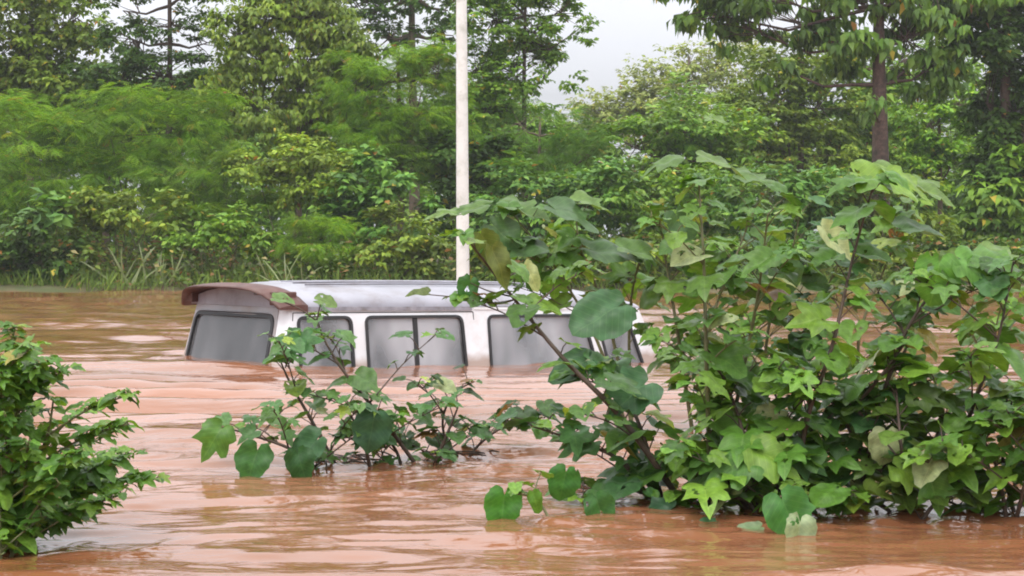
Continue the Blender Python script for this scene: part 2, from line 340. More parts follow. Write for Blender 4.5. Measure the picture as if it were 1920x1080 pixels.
def colours(rs, pal, n, clump=None):
    P = np.array(PAL[pal]); i = rs.rand(n); k = i[:, None]
    c = np.where(k < .5, P[0] + (P[1] - P[0]) * (k * 2), P[0] + (P[2] - P[0]) * (k * 2 - 1))
    c = c * (1 + .25 * rs.randn(n)[:, None].clip(-1.5, 1.5) * .6)
    y = rs.rand(n) < .008; c[y] = (.26, .24, .06)
    y = rs.rand(n) < .004; c[y] = (.16, .09, .04)
    return (c * np.array((1.15, 1.12, .95))).clip(.01, .6)
HZ = 1
def crown(rs, blobs, kind, size, pal, per=9, dens=1., droop=.35, Y=None, lay=0):
    """blobs: centre (3), radii (3), density. Leaves stand in sprays round twig tips; sprays fill lumpy ellipsoids."""
    Ps = []; Ds = []; Ns = []; Zs = []; Cs = []; tips = []
    for c, r, dn in blobs:
        c = np.array(c); r = np.array(r); area = 4 * math.pi * (r[0] * r[2] + r[0] * r[1] + r[1] * r[2]) / 3
        n = max(6, int(area * 1.5 * dens * dn / (per * size * size * .30)))
        # lumps: sub-clumps over the shell
        nl = max(5, int(area / (1.2 + 7 * size * size)))
        ld = nrmz(rs.randn(nl, 3)); lc = ld * (0.45 + .5 * rs.rand(nl, 1)); lr = .16 + .22 * rs.rand(nl)
        pick = rs.randint(0, nl, n); o = nrmz(rs.randn(n, 3)) * (rs.rand(n, 1) ** .5)
        o[:, 2] *= .55
        q = lc[pick] + o * lr[pick][:, None] * 1.5
        p = c + q * r
        outw = nrmz(o * 1.0 + ld[pick] * .7 + rs.randn(n, 3) * .25)
        tips.append(p[rs.rand(n) < .10])
        lumpcol = 1 + .22 * rs.randn(nl).clip(-1.5, 1.5)
        for j in range(per):
            an = 2 * math.pi * (j / per + rs.rand(n) * .15) + rs.rand() * 6
            rad = np.stack([np.cos(an), np.sin(an), np.zeros(n)], -1)
            dr = nrmz(rad + outw * .55 + rs.randn(n, 3) * .25 + np.array((0, 0, -droop)))
            st = p + outw * size * (rs.rand(n, 1) * 1.2 - .4) + rad * size * .15
            nm = nrmz(np.array((0, 0, 1.)) + outw * .45 + rs.randn(n, 3) * .38)
            Ps.append(st); Ds.append(dr); Ns.append(nm); Zs.append(size * (.6 + .7 * rs.rand(n)))
            Cs.append((colours(rs, pal, n) * TONE * lumpcol[pick][:, None]).clip(.008, .6))
    return batch(kind, np.concatenate(Ps), np.concatenate(Ds), np.concatenate(Ns), np.concatenate(Zs), np.concatenate(Cs)) + (np.concatenate(tips),)
TONE = np.array((1.95, 1.70, 1.10))
def px_blob(px, py, rx, ry, Y, dn=1., dz=.8):
    k = Y / F * 1.16; return (at(px, py, Y), (rx * k, min(rx * k * dz, 3.2), ry * k), dn)
def tree(name, label, cat, group, bx, Y, blobs, leaf='ovate', size=.22, pal='mid', seed=1, trunk=.10, per=8, dens=1., droop=.35,
         bark='bark', stems=1, base_y=None, lean=0, twigs=1., trunk_top=None):
    """bx: where the trunk stands (pixel column); blobs (px,py,rx,ry[,density][,dY])"""
    rs = np.random.RandomState(seed); random.seed(seed)
    B = []
    for q in blobs:
        dn = q[4] if len(q) > 4 else 1.; dy = q[5] if len(q) > 5 else 0
        B.append(px_blob(q[0], q[1], q[2], q[3], Y + dy, dn))
    x0 = (bx - 960) * Y / F; z0 = gz(x0, Y) - .1
    root = empty(name, (x0, Y, z0)); tag(root, label, cat, group); off = np.array((x0, Y, z0))
    V, Fc, C, tips = crown(rs, B, leaf, size, pal, per, dens, droop)
    V[:, 2] = np.maximum(V[:, 2], .02)
    me = mesh_np('crown', V - off, Fc, C); link('crown' if cat == 'tree' else 'foliage', me, M['leaf'], root)
    mb = MB(); zc = max(b_[0][2] + (b_[1][2] * .2) for b_ in B)
    if trunk_top: zc = at(bx, trunk_top, Y)[2]
    for s in range(stems):
        xs0 = x0 + (random.uniform(-.5, .5) * (stems > 1)) * .9; ys0 = Y + random.uniform(-.4, .4) * (stems > 1)
        c = B[s % len(B)][0] if stems > 1 else None
        pts = []; n = 9
        for i in range(n):
            t = i / (n - 1); xx = xs0 + lean * t * t + (0 if c is None else (c[0] - xs0) * t) + .05 * math.sin(5 * t + seed + s)
            top = zc if c is None else c[2]
            pts.append((xx, ys0 + .05 * math.cos(4 * t + s), z0 + (top - z0) * t))
        rr = trunk * (1 if stems == 1 else .6); mb.tube(pts, [rr * (1 - .62 * i / (n - 1)) * (1.25 if i == 0 else 1) for i in range(n)], 8)
        if s == 0: main = pts
    for c, r, dn in B:                                   # limbs
        k = min(len(main) - 2, max(2, int(len(main) * max(.25, min(.8, (c[2] - r[2] * .6 - z0) / max(.1, main[-1][2] - z0))))))
        a_ = np.array(main[k]); e = np.array(c); mid = (a_ + e) / 2 + np.array((0, 0, -.12 * np.linalg.norm(e - a_)))
        rr = trunk * .42 if trunk < .3 else trunk * .2; mb.tube([a_, (a_ + mid) / 2 + (0, 0, .03), mid, e], [rr, rr * .8, rr * .6, rr * .25], 6, False)
        sel = tips[np.linalg.norm((tips - c) / r, axis=1) < 1.1]
        if len(sel): sel = sel[rs.permutation(len(sel))[:int(26 * twigs)]]
        for q in sel:
            s0 = e + (mid - e) * rs.rand() * .8; m_ = (s0 + q) / 2 + rs.randn(3) * .08
            mb.tube([s0, m_, q], [rr * .3, rr * .2, .006], 4, False)
    mb.build('trunk' if cat == 'tree' else 'stem', M[bark], root, True, offset=off)
    return root

# ------------------------------------------------------------------ far woodland behind everything: reads as one mass
rs = np.random.RandomState(77); B = []
for i in range(34):
    px = -260 + i * 73; top = 195 + 35 * math.sin(i * 1.7) + (75 if 1000 < px < 1260 else 0)
    B.append(px_blob(px, (top + 520) / 2, 75, (520 - top) / 2, 82 + 5 * (i % 3), 1.0))
V, Fc, C, _ = crown(rs, B, 'ovate', .42, 'mid', 8, 1.3)
tag(link('woodland', mesh_np('woodland', V, Fc, C), M['leaf']), 'dark mass of woodland far behind the bank trees', 'woodland', kind='stuff')

GT = 'trees beyond the far bank'; GS = 'shrubs along the far bank'
tree('tree', 'pale grey green distant tree standing in the gap of open sky', 'tree', GT, 1290, 100, [(1210, 170, 60, 60, .8), (1150, 200, 60, 45, .8), (1100, 230, 60, 45, .9), (1220, 230, 120, 50), (1290, 130, 70, 55, .8), (1370, 120, 80, 60, .8), (1300, 200, 150, 60, 1), (1150, 215, 45, 40, .6)],
     size=.28, pal='pale', seed=2, trunk=.2, dens=.62)  # pale palette puts distance haze into this tree's leaf colour
tree('tree', 'tall yellow green tree filling the top left corner of the picture', 'tree', GT, 60, 64, [(20, 60, 110, 110), (110, 110, 90, 90), (60, 170, 110, 70), (150, 30, 60, 60, .8), (30, -60, 120, 80), (-20, 150, 90, 70), (130, 170, 90, 70)],
     size=.26, pal='olive', seed=3, trunk=.18, droop=.6)
tree('tree', 'thin dark tree with forked bare branches against white sky at upper left', 'tree', GT, 318, 60, [(240, 70, 60, 45, .7), (320, 40, 60, 45, .35), (390, 80, 50, 40, .4), (300, 140, 90, 45, 1), (410, 150, 60, 40, .9), (200, 150, 70, 50, 1), (230, 20, 50, 40, .35), (370, -40, 120, 40, .5)],
     size=.19, pal='dark', seed=4, trunk=.16, bark='darkbark', trunk_top=-60, twigs=1.6)
tree('tree', 'drooping mid green tree between the forked dark tree and the white pole', 'tree', GT, 560, 58, [(480, 110, 70, 90), (570, 120, 80, 100), (630, 60, 60, 70), (500, 30, 70, 50, .8), (560, -30, 90, 50), (430, 60, 50, 60, .8), (640, 110, 70, 70), (500, 200, 110, 60), (640, 180, 70, 70), (440, 170, 60, 60), (590, 30, 70, 60)],
     size=.24, pal='olive', seed=5, trunk=.15, droop=.8, leaf='droop')
tree('tree', 'dense rounded bright green tree just left of the white pole', 'tree', GT, 750, 56, [(720, 150, 90, 60), (780, 210, 80, 80), (690, 240, 80, 70), (830, 110, 60, 45), (660, 180, 70, 50), (840, 260, 50, 60), (800, 140, 50, 45), (740, 300, 90, 60), (650, 120, 50, 50)],
     size=.30, pal='fresh', seed=6, trunk=.14, leaf='frond', dens=1.5, droop=.3)
tree('tree', 'tall grey trunked tree with thin high foliage left of the white pole', 'tree', GT, 775, 68, [(700, 20, 60, 30, .5), (780, -10, 80, 35, .6), (720, 70, 60, 35, .8), (830, 65, 45, 30, .6), (650, -10, 60, 40, .7), (840, 20, 40, 30, .5), (790, 95, 40, 30, .3)],
     size=.22, pal='dark', seed=7, trunk=.26, bark='bark', trunk_top=-80)
tree('tree', 'speckled open crowned tree just right of the white pole, sky showing through', 'tree', GT, 985, 60, [(920, 40, 70, 60, 1), (1000, 60, 60, 60, .9), (890, 130, 60, 60, .8), (950, 190, 80, 50, .8), (1060, 20, 45, 40, .5), (960, 130, 80, 60, .5), (1040, 130, 50, 40, .3), (1080, 60, 30, 35, .35), (940, -30, 90, 40), (900, 200, 50, 60, .5)],
     size=.21, pal='mid', seed=8, trunk=.12, bark='darkbark', twigs=1.5, trunk_top=0)
tree('tree', 'low spreading tree with sparse layered fronds below the open sky gap', 'tree', GT, 1010, 57, [(970, 230, 80, 50, .5), (1060, 240, 70, 40, .4), (1000, 290, 90, 50), (1110, 290, 70, 45, .8)],
     size=.34, pal='blue', seed=9, trunk=.10, leaf='frond', dens=1.1)
tree('tree', 'big leafy olive tree behind the feathery shrubs, its crown between the two left corner trees', 'tree', GT, 200, 70, [(150, 190, 110, 60), (260, 200, 110, 50), (360, 190, 90, 60), (210, 260, 150, 60), (380, 260, 120, 50), (60, 240, 110, 60)],
     size=.27, pal='mid', seed=61, trunk=.2)
tree('tree', 'wide shaded tree directly behind the white pole', 'tree', GT, 880, 72, [(860, 200, 80, 50), (940, 240, 90, 45), (800, 250, 90, 50), (1020, 260, 80, 40), (880, 300, 140, 50), (640, 240, 110, 60), (540, 260, 90, 50)],
     size=.27, pal='mid', seed=62, trunk=.2)
tree('tree', 'tree with high open crown directly behind the thick brown trunk', 'tree', GT, 1640, 72, [(1600, 160, 80, 60), (1690, 200, 80, 60), (1640, 250, 110, 60), (1790, 130, 70, 60, .8), (1560, 90, 60, 40, .7), (1700, 110, 70, 50, .8)],
     size=.27, pal='mid', seed=63, trunk=.2)
tree('tree', 'hazy mid green tree left of the thick brown trunk', 'tree', GT, 1500, 70, [(1450, 160, 90, 70), (1540, 190, 90, 90), (1400, 230, 90, 60), (1500, 110, 60, 40, .7), (1480, 290, 130, 60)],
     size=.27, pal='olive', seed=10, trunk=.2)
tree('tree', 'low rounded green tree under the distant pale tree', 'tree', GT, 1250, 62, [(1190, 270, 90, 55), (1290, 240, 90, 50), (1370, 280, 90, 60), (1230, 330, 120, 50)],
     size=.25, pal='mid', seed=11, trunk=.12)
tree('tree', 'light green tree between the thick brown trunk and the darkest tree', 'tree', GT, 1760, 62, [(1740, 230, 60, 60), (1790, 290, 60, 60), (1720, 320, 60, 60), (1800, 190, 50, 50, .8)],
     size=.24, pal='fresh', seed=12, trunk=.12, droop=.5)
tree('tree', 'large tree with thick reddish brown trunk and hanging broad leaves', 'tree', GT, 1648, 52.5, [(1310, 20, 55, 35, .8), (1390, 50, 65, 65, .9), (1480, 35, 70, 55, 1.0), (1440, 115, 30, 35, .5), (1560, 80, 65, 55, 1.0), (1600, 0, 80, 45, .9), (1640, 200, 25, 14, .5, -1), (1720, 60, 80, 65, 1.5), (1700, 130, 50, 45, .6), (1770, 110, 45, 60, .8), (1400, -30, 150, 30, .8), (1760, -20, 120, 50)],
     size=.38, pal='shade', seed=13, trunk=.36, leaf='droop', droop=1.3, bark='redbark', trunk_top=-60, per=6)
tree('tree', 'very dark tall tree at the right edge of the picture', 'tree', GT, 1885, 54, [(1860, 60, 80, 90, 2.4), (1850, 190, 65, 100, 2.2), (1920, 200, 70, 120, 2), (1890, 340, 80, 90, 1.8), (1835, 20, 70, 60, 1.4), (1960, 50, 60, 150)],
     size=.26, pal='dark', seed=14, trunk=.3, bark='darkbark')
# middle row
sh = [
 ('shrub', 'feathery blue green shrub at the left edge above the dark overhang', 40, 54, [(40, 260, 120, 70), (110, 330, 110, 80), (0, 350, 90, 80)], 'frond', .42, 'fresh', 21),
 ('shrub', 'wide feathery shrub in layered sprays below the forked dark tree', 250, 55, [(200, 220, 110, 60), (300, 250, 100, 60), (240, 320, 120, 70), (370, 210, 70, 50)], 'frond', .40, 'fresh', 22),
 ('shrub', 'mid green bush with mixed fronds between feathery shrub and yellow green creeper', 390, 53.5, [(360, 320, 80, 70), (430, 370, 80, 60), (340, 400, 70, 50)], 'frond', .36, 'mid', 23),
 ('creeper', 'yellow green creeper draped over a bush left of the pole', 550, 53, [(540, 290, 75, 38), (600, 310, 70, 40), (480, 300, 50, 35), (640, 350, 50, 40), (550, 350, 70, 40)], 'ovate', .20, 'lime', 24),
 ('shrub', 'tall bush with broad fresh leaves right below the bright green tree', 700, 52.5, [(690, 340, 70, 60), (750, 400, 80, 60), (640, 420, 60, 50), (720, 290, 40, 40, .7)], 'ovate', .30, 'blue', 25),
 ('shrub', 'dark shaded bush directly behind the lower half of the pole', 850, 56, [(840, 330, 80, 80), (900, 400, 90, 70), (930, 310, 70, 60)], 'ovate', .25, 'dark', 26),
 ('shrub', 'dark green bush right of the pole with layered leaves', 1010, 54, [(980, 360, 80, 60), (1070, 380, 90, 60), (1000, 430, 100, 50), (1140, 350, 70, 50)], 'ovate', .26, 'blue', 27),
 ('shrub', 'mid green bush behind the tallest foreground shoot', 1270, 54, [(1230, 380, 90, 60), (1330, 360, 90, 60), (1280, 440, 120, 60)], 'ovate', .27, 'mid', 28),
 ('shrub', 'shaded green bush left of the foot of the thick brown trunk', 1500, 51.8, [(1440, 370, 90, 60), (1540, 370, 90, 60), (1500, 440, 120, 60)], 'ovate', .26, 'blue', 29),
 ('shrub', 'bush hiding the foot of the thick brown trunk', 1660, 51, [(1640, 370, 60, 50), (1700, 400, 80, 60), (1650, 450, 90, 60)], 'ovate', .28, 'olive', 30),
 ('shrub', 'dark bush with drooping glossy leaves at the right edge under the darkest tree', 1870, 53, [(1870, 380, 80, 70), (1910, 330, 50, 50), (1830, 440, 80, 60), (1900, 450, 80, 60)], 'droop', .38, 'mid', 31),
]
for (nm, lb, bx, Y, bl, lf, sz, pl, sd) in sh:
    tree(nm, lb, 'creeper' if nm == 'creeper' else 'shrub', GS, bx, Y, bl, leaf=lf, size=sz, pal=pl, seed=sd, trunk=.05, stems=4, per=7, dens=1.3 if lf == 'frond' else 1.0, bark='greenstem')
# front row at the water's edge
fr_ = [
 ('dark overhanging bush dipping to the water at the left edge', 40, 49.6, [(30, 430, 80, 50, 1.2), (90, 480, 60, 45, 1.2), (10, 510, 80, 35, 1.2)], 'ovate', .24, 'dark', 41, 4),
 ('bush with large pale green leaves above the dark overhang', 90, 49.9, [(60, 385, 55, 25, .7), (120, 400, 40, 22, .6)], 'ovate', .42, 'blue', 42, 3),
 ('thin stemmed bush whose bare stalks stand over brown undergrowth', 240, 50.6, [(210, 390, 70, 45), (290, 400, 70, 45), (170, 440, 50, 40, .8)], 'ovate', .24, 'olive', 43, 9),
 ('leafy bush on bare stalks above the van\'s rust coloured spoiler', 410, 50.4, [(380, 420, 70, 40), (460, 430, 60, 40), (340, 460, 40, 30, .6)], 'ovate', .24, 'mid', 44, 8),
 ('round green bush above the rear half of the van roof', 580, 50.2, [(550, 430, 60, 45), (620, 450, 70, 45), (590, 490, 60, 30, .8)], 'frond', .32, 'fresh', 45, 6),
 ('low olive bush beside the pole behind the van roof', 760, 50.2, [(720, 460, 70, 40), (800, 470, 60, 40), (760, 430, 60, 40)], 'ovate', .25, 'olive', 46, 6),
 ('low bush behind the front half of the van roof', 980, 50.2, [(930, 470, 60, 40), (1010, 490, 80, 35), (1080, 470, 60, 35)], 'ovate', .26, 'mid', 47, 5),
 ('small leaved bush at the waterline below the tallest foreground shoot', 1250, 50.0, [(1200, 480, 80, 40), (1300, 490, 70, 40), (1250, 520, 90, 25)], 'round', .22, 'olive', 48, 5),
 ('small leaved bush at the waterline left of the thick brown trunk', 1450, 50.0, [(1400, 490, 70, 45), (1500, 490, 70, 45), (1450, 525, 100, 22)], 'round', .22, 'blue', 49, 5),
 ('low grey green bush at the waterline below the thick brown trunk', 1640, 50.0, [(1600, 500, 70, 40), (1690, 500, 60, 40)], 'ovate', .24, 'pale', 50, 5),
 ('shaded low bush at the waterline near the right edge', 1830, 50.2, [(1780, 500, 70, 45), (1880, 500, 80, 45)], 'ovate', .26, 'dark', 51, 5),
]
for (lb, bx, Y, bl, lf, sz, pl, sd, st) in fr_:
    tree('shrub', lb, 'shrub', GS, bx, Y, bl, leaf=lf, size=sz, pal=pl, seed=sd, trunk=.04, stems=st, per=7, dens=1.3 if lf == 'frond' else 1.0, bark='greenstem')
# undergrowth and grass on the bank
rs = np.random.RandomState(9); n = 15000
gx = rs.uniform(-22, 22, n); gy = 48.7 + rs.rand(n) ** 1.4 * 6; keep = vnoise(gx * .6, gy * .9) + rs.rand(n) * .4 > -.05; gx, gy = gx[keep], gy[keep]; n = len(gx)
g0 = ground_z(gx, gy); pos = np.stack([gx, gy, g0 - .03], -1); ok = g0 > -.04; pos = pos[ok]; n = len(pos)
dirs = nrmz(np.stack([rs.randn(n) * .45, rs.randn(n) * .3, np.ones(n)], -1)); nm = nrmz(np.stack([rs.randn(n), -np.ones(n) + rs.randn(n) * .5, rs.rand(n)], -1))
a1 = batch('blade', pos, dirs, nm, .25 + .5 * rs.rand(n) ** 2, colours(rs, 'olive', n) * 1.25)
n2 = 20000; gx = rs.uniform(-22, 22, n2); gy = 48.9 + rs.rand(n2) * 5; pos = np.stack([gx, gy, ground_z(gx, gy) + rs.rand(n2) ** 2 * 1.3], -1)
dirs = nrmz(rs.randn(n2, 3) * (1, 1, .4)); nm = nrmz(rs.randn(n2, 3) * .5 + (0, -.3, 1)); cc = colours(rs, 'olive', n2)
br = rs.rand(n2) < .12; cc[br] = (.20, .12, .055); br = rs.rand(n2) < .05; cc[br] = (.24, .22, .10)
a2 = batch('ovate', pos, dirs, nm, .14 + .14 * rs.rand(n2), cc)
V = np.concatenate([a1[0], a2[0]]); Fc = np.concatenate([a1[1], a2[1] + len(a1[0])]); C = np.concatenate([a1[2], a2[2]]) * np.array((1.35, 1.25, 1.1))
tag(link('undergrowth', mesh_np('undergrowth', V, Fc, C), M['leaf']), 'grass and low leafy undergrowth along the far bank', 'undergrowth', kind='stuff')
# long pale grass blades behind the spoiler
def grass_tuft(label, px, py, Y, k, seed, hgt):
    rs = np.random.RandomState(seed); p = at(px, py, Y); root = empty('grass_tuft', p); tag(root, label, 'grass tuft', 'tufts of long grass on the bank')
    pos = rs.randn(k, 3) * (.25, .15, 0); dirs = nrmz(np.stack([rs.randn(k) * .55, rs.randn(k) * .3, np.ones(k)], -1)); nm = nrmz(np.stack([rs.randn(k) * .5, -np.ones(k), .3 + rs.rand(k)], -1))
    v, f, c = batch('blade', pos, dirs, nm, hgt * (.6 + .5 * rs.rand(k)), np.tile((.27, .32, .15), (k, 1)) * (.7 + .5 * rs.rand(k, 1)))
    link('blades', mesh_np('blades', v, f, c), M['leaf'], root)
grass_tuft('tuft of long pale grass blades rising just right of the rust coloured spoiler', 540, 540, 49.0, 9, 3, 1.3)
grass_tuft('tuft of tall pale grass stalks on the bank left of the spoiler', 240, 540, 49.2, 10, 4, 1.5)
grass_tuft('tuft of dry grass between the bare stalks left of the van', 310, 540, 49.4, 10, 5, 1.2)

# ------------------------------------------------------------------ white pole
Yp = 26.0; pb = at(868, 560, Yp); root = empty('pole', (pb[0], Yp, -1.3)); tag(root, 'tall plain white pole standing in the flood behind the van', 'pole')
mb = MB(); k = Yp / F
mb.tube([(0, 0, 0), (0, 0, 1.9), (-.01, 0, 4.2), (-.02, 0, 6.2), (-.03, 0, 8.5)], [.118, .103, .094, .084, .07], 24); mb.build('shaft', M['pole'], root, True)
mb = MB(); mb.tube([(0, 0, .0), (0, 0, .12)], [.22, .22], 20); mb.build('base_plate', M['pole'], root)
mb = MB(); mb.tube([(-.03, 0, 8.5), (-.03, -.1, 8.9), (-.03, -.9, 9.1)], [.045, .04, .035], 12); mb.build('arm', M['pole'], root, True)

# ------------------------------------------------------------------ the van
ZB = -1.22
van = empty('white_van', (VAN[0] + VU[0] * 2.3 + VV[0] * .96, VAN[1] + VU[1] * 2.3 + VV[1] * .96, ZB), VA)
van.rotation_euler = (0, R(0.75), VA)
tag(van, 'white passenger van flooded up to its windows, rear end towards the left', 'van')
W = 1.92
def vloc(u, v, z): return (u - 2.3, v - W / 2, z - ZB)      # metres from the near rear corner, z over the water line at the rear
TB = .14
def vn(b): return .0 + max(0, b + .12) * TB                # tumblehome of the near side
def ur(b): return max(0, b + .12) * .22                    # slope of the tailgate
def rr(pts, rad, n=5):
    """polygon with rounded corners"""
    out = []; m = len(pts)
    for i in range(m):
        p = Vector(pts[i]); a = (Vector(pts[i - 1]) - p); b = (Vector(pts[(i + 1) % m]) - p); r = rad[i] if hasattr(rad, '__len__') else rad
        a_ = p + a.normalized() * r; b_ = p + b.normalized() * r
        if r < 1e-4: out.append(tuple(p)); continue
        for k in range(n + 1):
            t = k / n; out.append(tuple(a_ * (1 - t) ** 2 + p * 2 * t * (1 - t) + b_ * t * t))
    return out
def inset(pts, d):
    c = Vector((sum(p[0] for p in pts) / len(pts), sum(p[1] for p in pts) / len(pts))); out = []
    m = len(pts); ar = sum(pts[i][0] * pts[(i + 1) % m][1] - pts[(i + 1) % m][0] * pts[i][1] for i in range(m)); sg = 1 if ar > 0 else -1
    for i in range(m):
        t = (Vector(pts[(i + 1) % m]) - Vector(pts[i - 1])).normalized(); out.append((pts[i][0] - sg * t.y * d, pts[i][1] + sg * t.x * d))
    return out
def plate(name, outer, holes, thick, mat, parent, fn, smooth=False):
    from mathutils.geometry import tessellate_polygon
    loops = [outer] + holes; P = [p for l in loops for p in l]; n = len(P)
    tri = tessellate_polygon([[Vector((p[0], p[1], 0)) for p in l] for l in loops]); tri = [tuple(t) for t in tri]
    V = [fn(p[0], p[1], thick / 2) for p in P] + [fn(p[0], p[1], -thick / 2) for p in P]; Fs = tri + [(c + n, b + n, a + n) for a, b, c in tri]
    o = 0
    for l in loops:
        m = len(l); Fs += [(o + i, o + (i + 1) % m, o + (i + 1) % m + n, o + i + n) for i in range(m)]; o += m
    me = bpy.data.meshes.new(name); me.from_pydata([tuple(v) for v in V], [], Fs)
    bm = bmesh.new(); bm.from_mesh(me); bmesh.ops.remove_doubles(bm, verts=bm.verts, dist=1e-5); bmesh.ops.recalc_face_normals(bm, faces=bm.faces); bm.to_mesh(me); bm.free()
    return link(name, me, mat, parent)
near = lambda o: (lambda a, b, c: vloc(a, vn(b) - c - o, b))
farf = lambda o: (lambda a, b, c: vloc(a, W - vn(b) + c + o, b))
rearf = lambda o: (lambda a, b, c: vloc(ur(b) + .035 * ((a - W / 2) / (W / 2)) ** 2 - c - o, a, b))
# side windows in (u, height)
w1 = [(.27, -.30), (.81, -.30), (.80, .40), (.26, .40)]
w2 = [(.96, -.30), (2.04, -.30), (2.00, .40), (.95, .40)]
w3 = [(2.31, -.30), (3.66, -.30), (3.46, .40), (2.30, .40)]
w4 = [(3.80, -.30), (4.28, -.30), (4.04, .34), (3.63, .34)]
ws = [rr(w, .07) for w in (w1, w2, w3, w4)]
outer = [(.085, -1.1), (4.46, -1.1), (4.52, -.30), (4.36, .10), (4.19, .460), (3.2, .47), (1.2, .475), (.085 + ur(.475), .475), (.085 + ur(.25), .25), (.085, -.12)]
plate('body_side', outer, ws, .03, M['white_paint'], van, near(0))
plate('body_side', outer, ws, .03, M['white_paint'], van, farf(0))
for fn, sgn in ((near, 1), (farf, -1)):
    for w_ in ws:
        fo = plate('window_frame', inset(w_, -.010), [inset(w_, .016)], .05, M['rubber'], van, fn(.004))
        plate('window_glass', inset(w_, .012), [], .005, M['glass'], van, fn(.0))
    # divider of the sliding window
    plate('window_divider', [(1.465, -.30), (1.51, -.30), (1.505, .40), (1.46, .40)], [], .03, M['rubber'], van, fn(.002))
    # raised door panel edges and shut lines
    for (a0, b0, a1, b1) in ((.13, -.3, .215, .44), (2.16, -.3, 2.13, .435), (3.74, -.3, 3.53, .43)):
        plate('door_seam', [(a0, b0), (a0 + .009, b0), (a1 + .009, b1), (a1, b1)], [], .006, M['rubber'], van, fn(.0145))
    plate('door_seam', [(.215, .433), (2.135, .433), (2.135, .441), (.215, .441)], [], .006, M['rubber'], van, fn(.0145))
    plate('drip_rail', [(.34, .452), (2.12, .450), (2.12, .486), (.36, .490)], [], .03, M['grime'], van, fn(.012))
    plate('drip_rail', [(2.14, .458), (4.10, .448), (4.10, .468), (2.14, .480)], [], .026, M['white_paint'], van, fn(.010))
# tailgate with its glass
rg = rr([(.17, -.28), (W - .17, -.28), (W - .21, .41), (.21, .41)], .10)
ro = rr([(.10, -1.1), (W - .10, -1.1), (W - .10, -.1), (W - .18, .54), (.18, .54), (.10, -.1)], .02)
# dense outline so the tailgate can curve
def dense(p, k=.08):
    o = []
    for i in range(len(p)):
        a, b = Vector(p[i]), Vector(p[(i + 1) % len(p)]); n_ = max(1, int((b - a).length / k))
        o += [tuple(a.lerp(b, j / n_)) for j in range(n_)]
    return o
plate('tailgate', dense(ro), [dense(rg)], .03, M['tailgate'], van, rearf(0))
tg = plate('rear_glass', dense(inset(rg, .012)), [], .006, M['rearglass'], van, rearf(.0))
plate('rear_window_frame', dense(inset(rg, -.016)), [dense(inset(rg, .022))], .045, M['rubber'], van, rearf(.004))
# rounded rear and front corners, near and far
for sgn in (1, -1):
    mb = MB(); P = []
    for b in (-1.1, -.5, -.12, .0, .12, .25, .38, .5):
        row = []
        for k in range(7):
            an = k / 6 * math.pi / 2; v = vn(b) + .13 * (1 - math.cos(an)) - .015 * (1 - k / 6) ; u = ur(b) + .030 + .075 * (1 - math.sin(an)) - .02 * k / 6
            row.append(vloc(u, v if sgn > 0 else W - v, b))
        P.append(row)
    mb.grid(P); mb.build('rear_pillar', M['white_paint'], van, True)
# front end: windscreen over a short nose
def uf(b): return 4.54 - max(0, b + .30) * .43
ff = lambda a, b, c: vloc(uf(b) + c - .05 * ((a - W / 2) / (W / 2)) ** 2, a, b)
wo = [(.08, -.35), (W - .08, -.35), (W - .17, .47), (.17, .47)]; wi = rr([(.16, -.26), (W - .16, -.26), (W - .24, .40), (.24, .40)], .08)
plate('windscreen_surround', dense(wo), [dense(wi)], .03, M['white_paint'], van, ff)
plate('windscreen', dense(inset(wi, .01)), [], .006, M['glass'], van, ff)
mb = MB(); P = []
for (u, z) in ((4.46, -.28), (4.60, -.38), (4.66, -.6), (4.67, -1.1)): P.append([vloc(u - .06 * (2 * q / 10 - 1) ** 2, .02 + (W - .04) * q / 10, z) for q in range(11)])
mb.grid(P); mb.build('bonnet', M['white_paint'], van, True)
# roof shell
def roof_z(u):   # crown line
    z = .715 - .006 * (u - 2) ** 2
    if u > 3.1: z -= .115 * ((u - 3.1) / 1.15) ** 2.2
    if u < .5: z -= .05 * ((.5 - u) / .4) ** 2
    return z
P = []
for i in range(33):
    u = .13 + (4.22 - .13) * i / 32; zt = roof_z(u); e = .483 if u < 4.0 else .483 - .03 * (u - 4.0) / .22
    h = zt - e; row = []
    prof = [(0, 0), (.006, .12), (.03, .26), (.08, .40), (.17, .56), (.32, .74), (.55, .90), (W / 2, 1.0)]
    rowv = [(.075 + a, e + h * q) for a, q in prof]; rowv += [(W - v, z) for v, z in rowv[-2::-1]]
    P.append([vloc(u, v, z) for v, z in rowv])
mb = MB(); mb.grid(P)
mb.add(P[0], [tuple(range(len(P[0])))]); mb.add(P[-1], [tuple(range(len(P[-1])))[::-1]])
mb.build('roof', M['roof_paint'], van, True)
mb = MB()                                                    # pressed ribs in the roof
for v in (.52, .74, .96, 1.18, 1.40):
    mb = MB(); mb.tube([vloc(u_, v, roof_z(u_) - (.002 if v == .96 else .006 if abs(v - .96) < .25 else .022) ) for u_ in np.linspace(.6, 3.6, 14)], .010, 6); mb.build('roof_rib', M['roof_paint'], van, True)
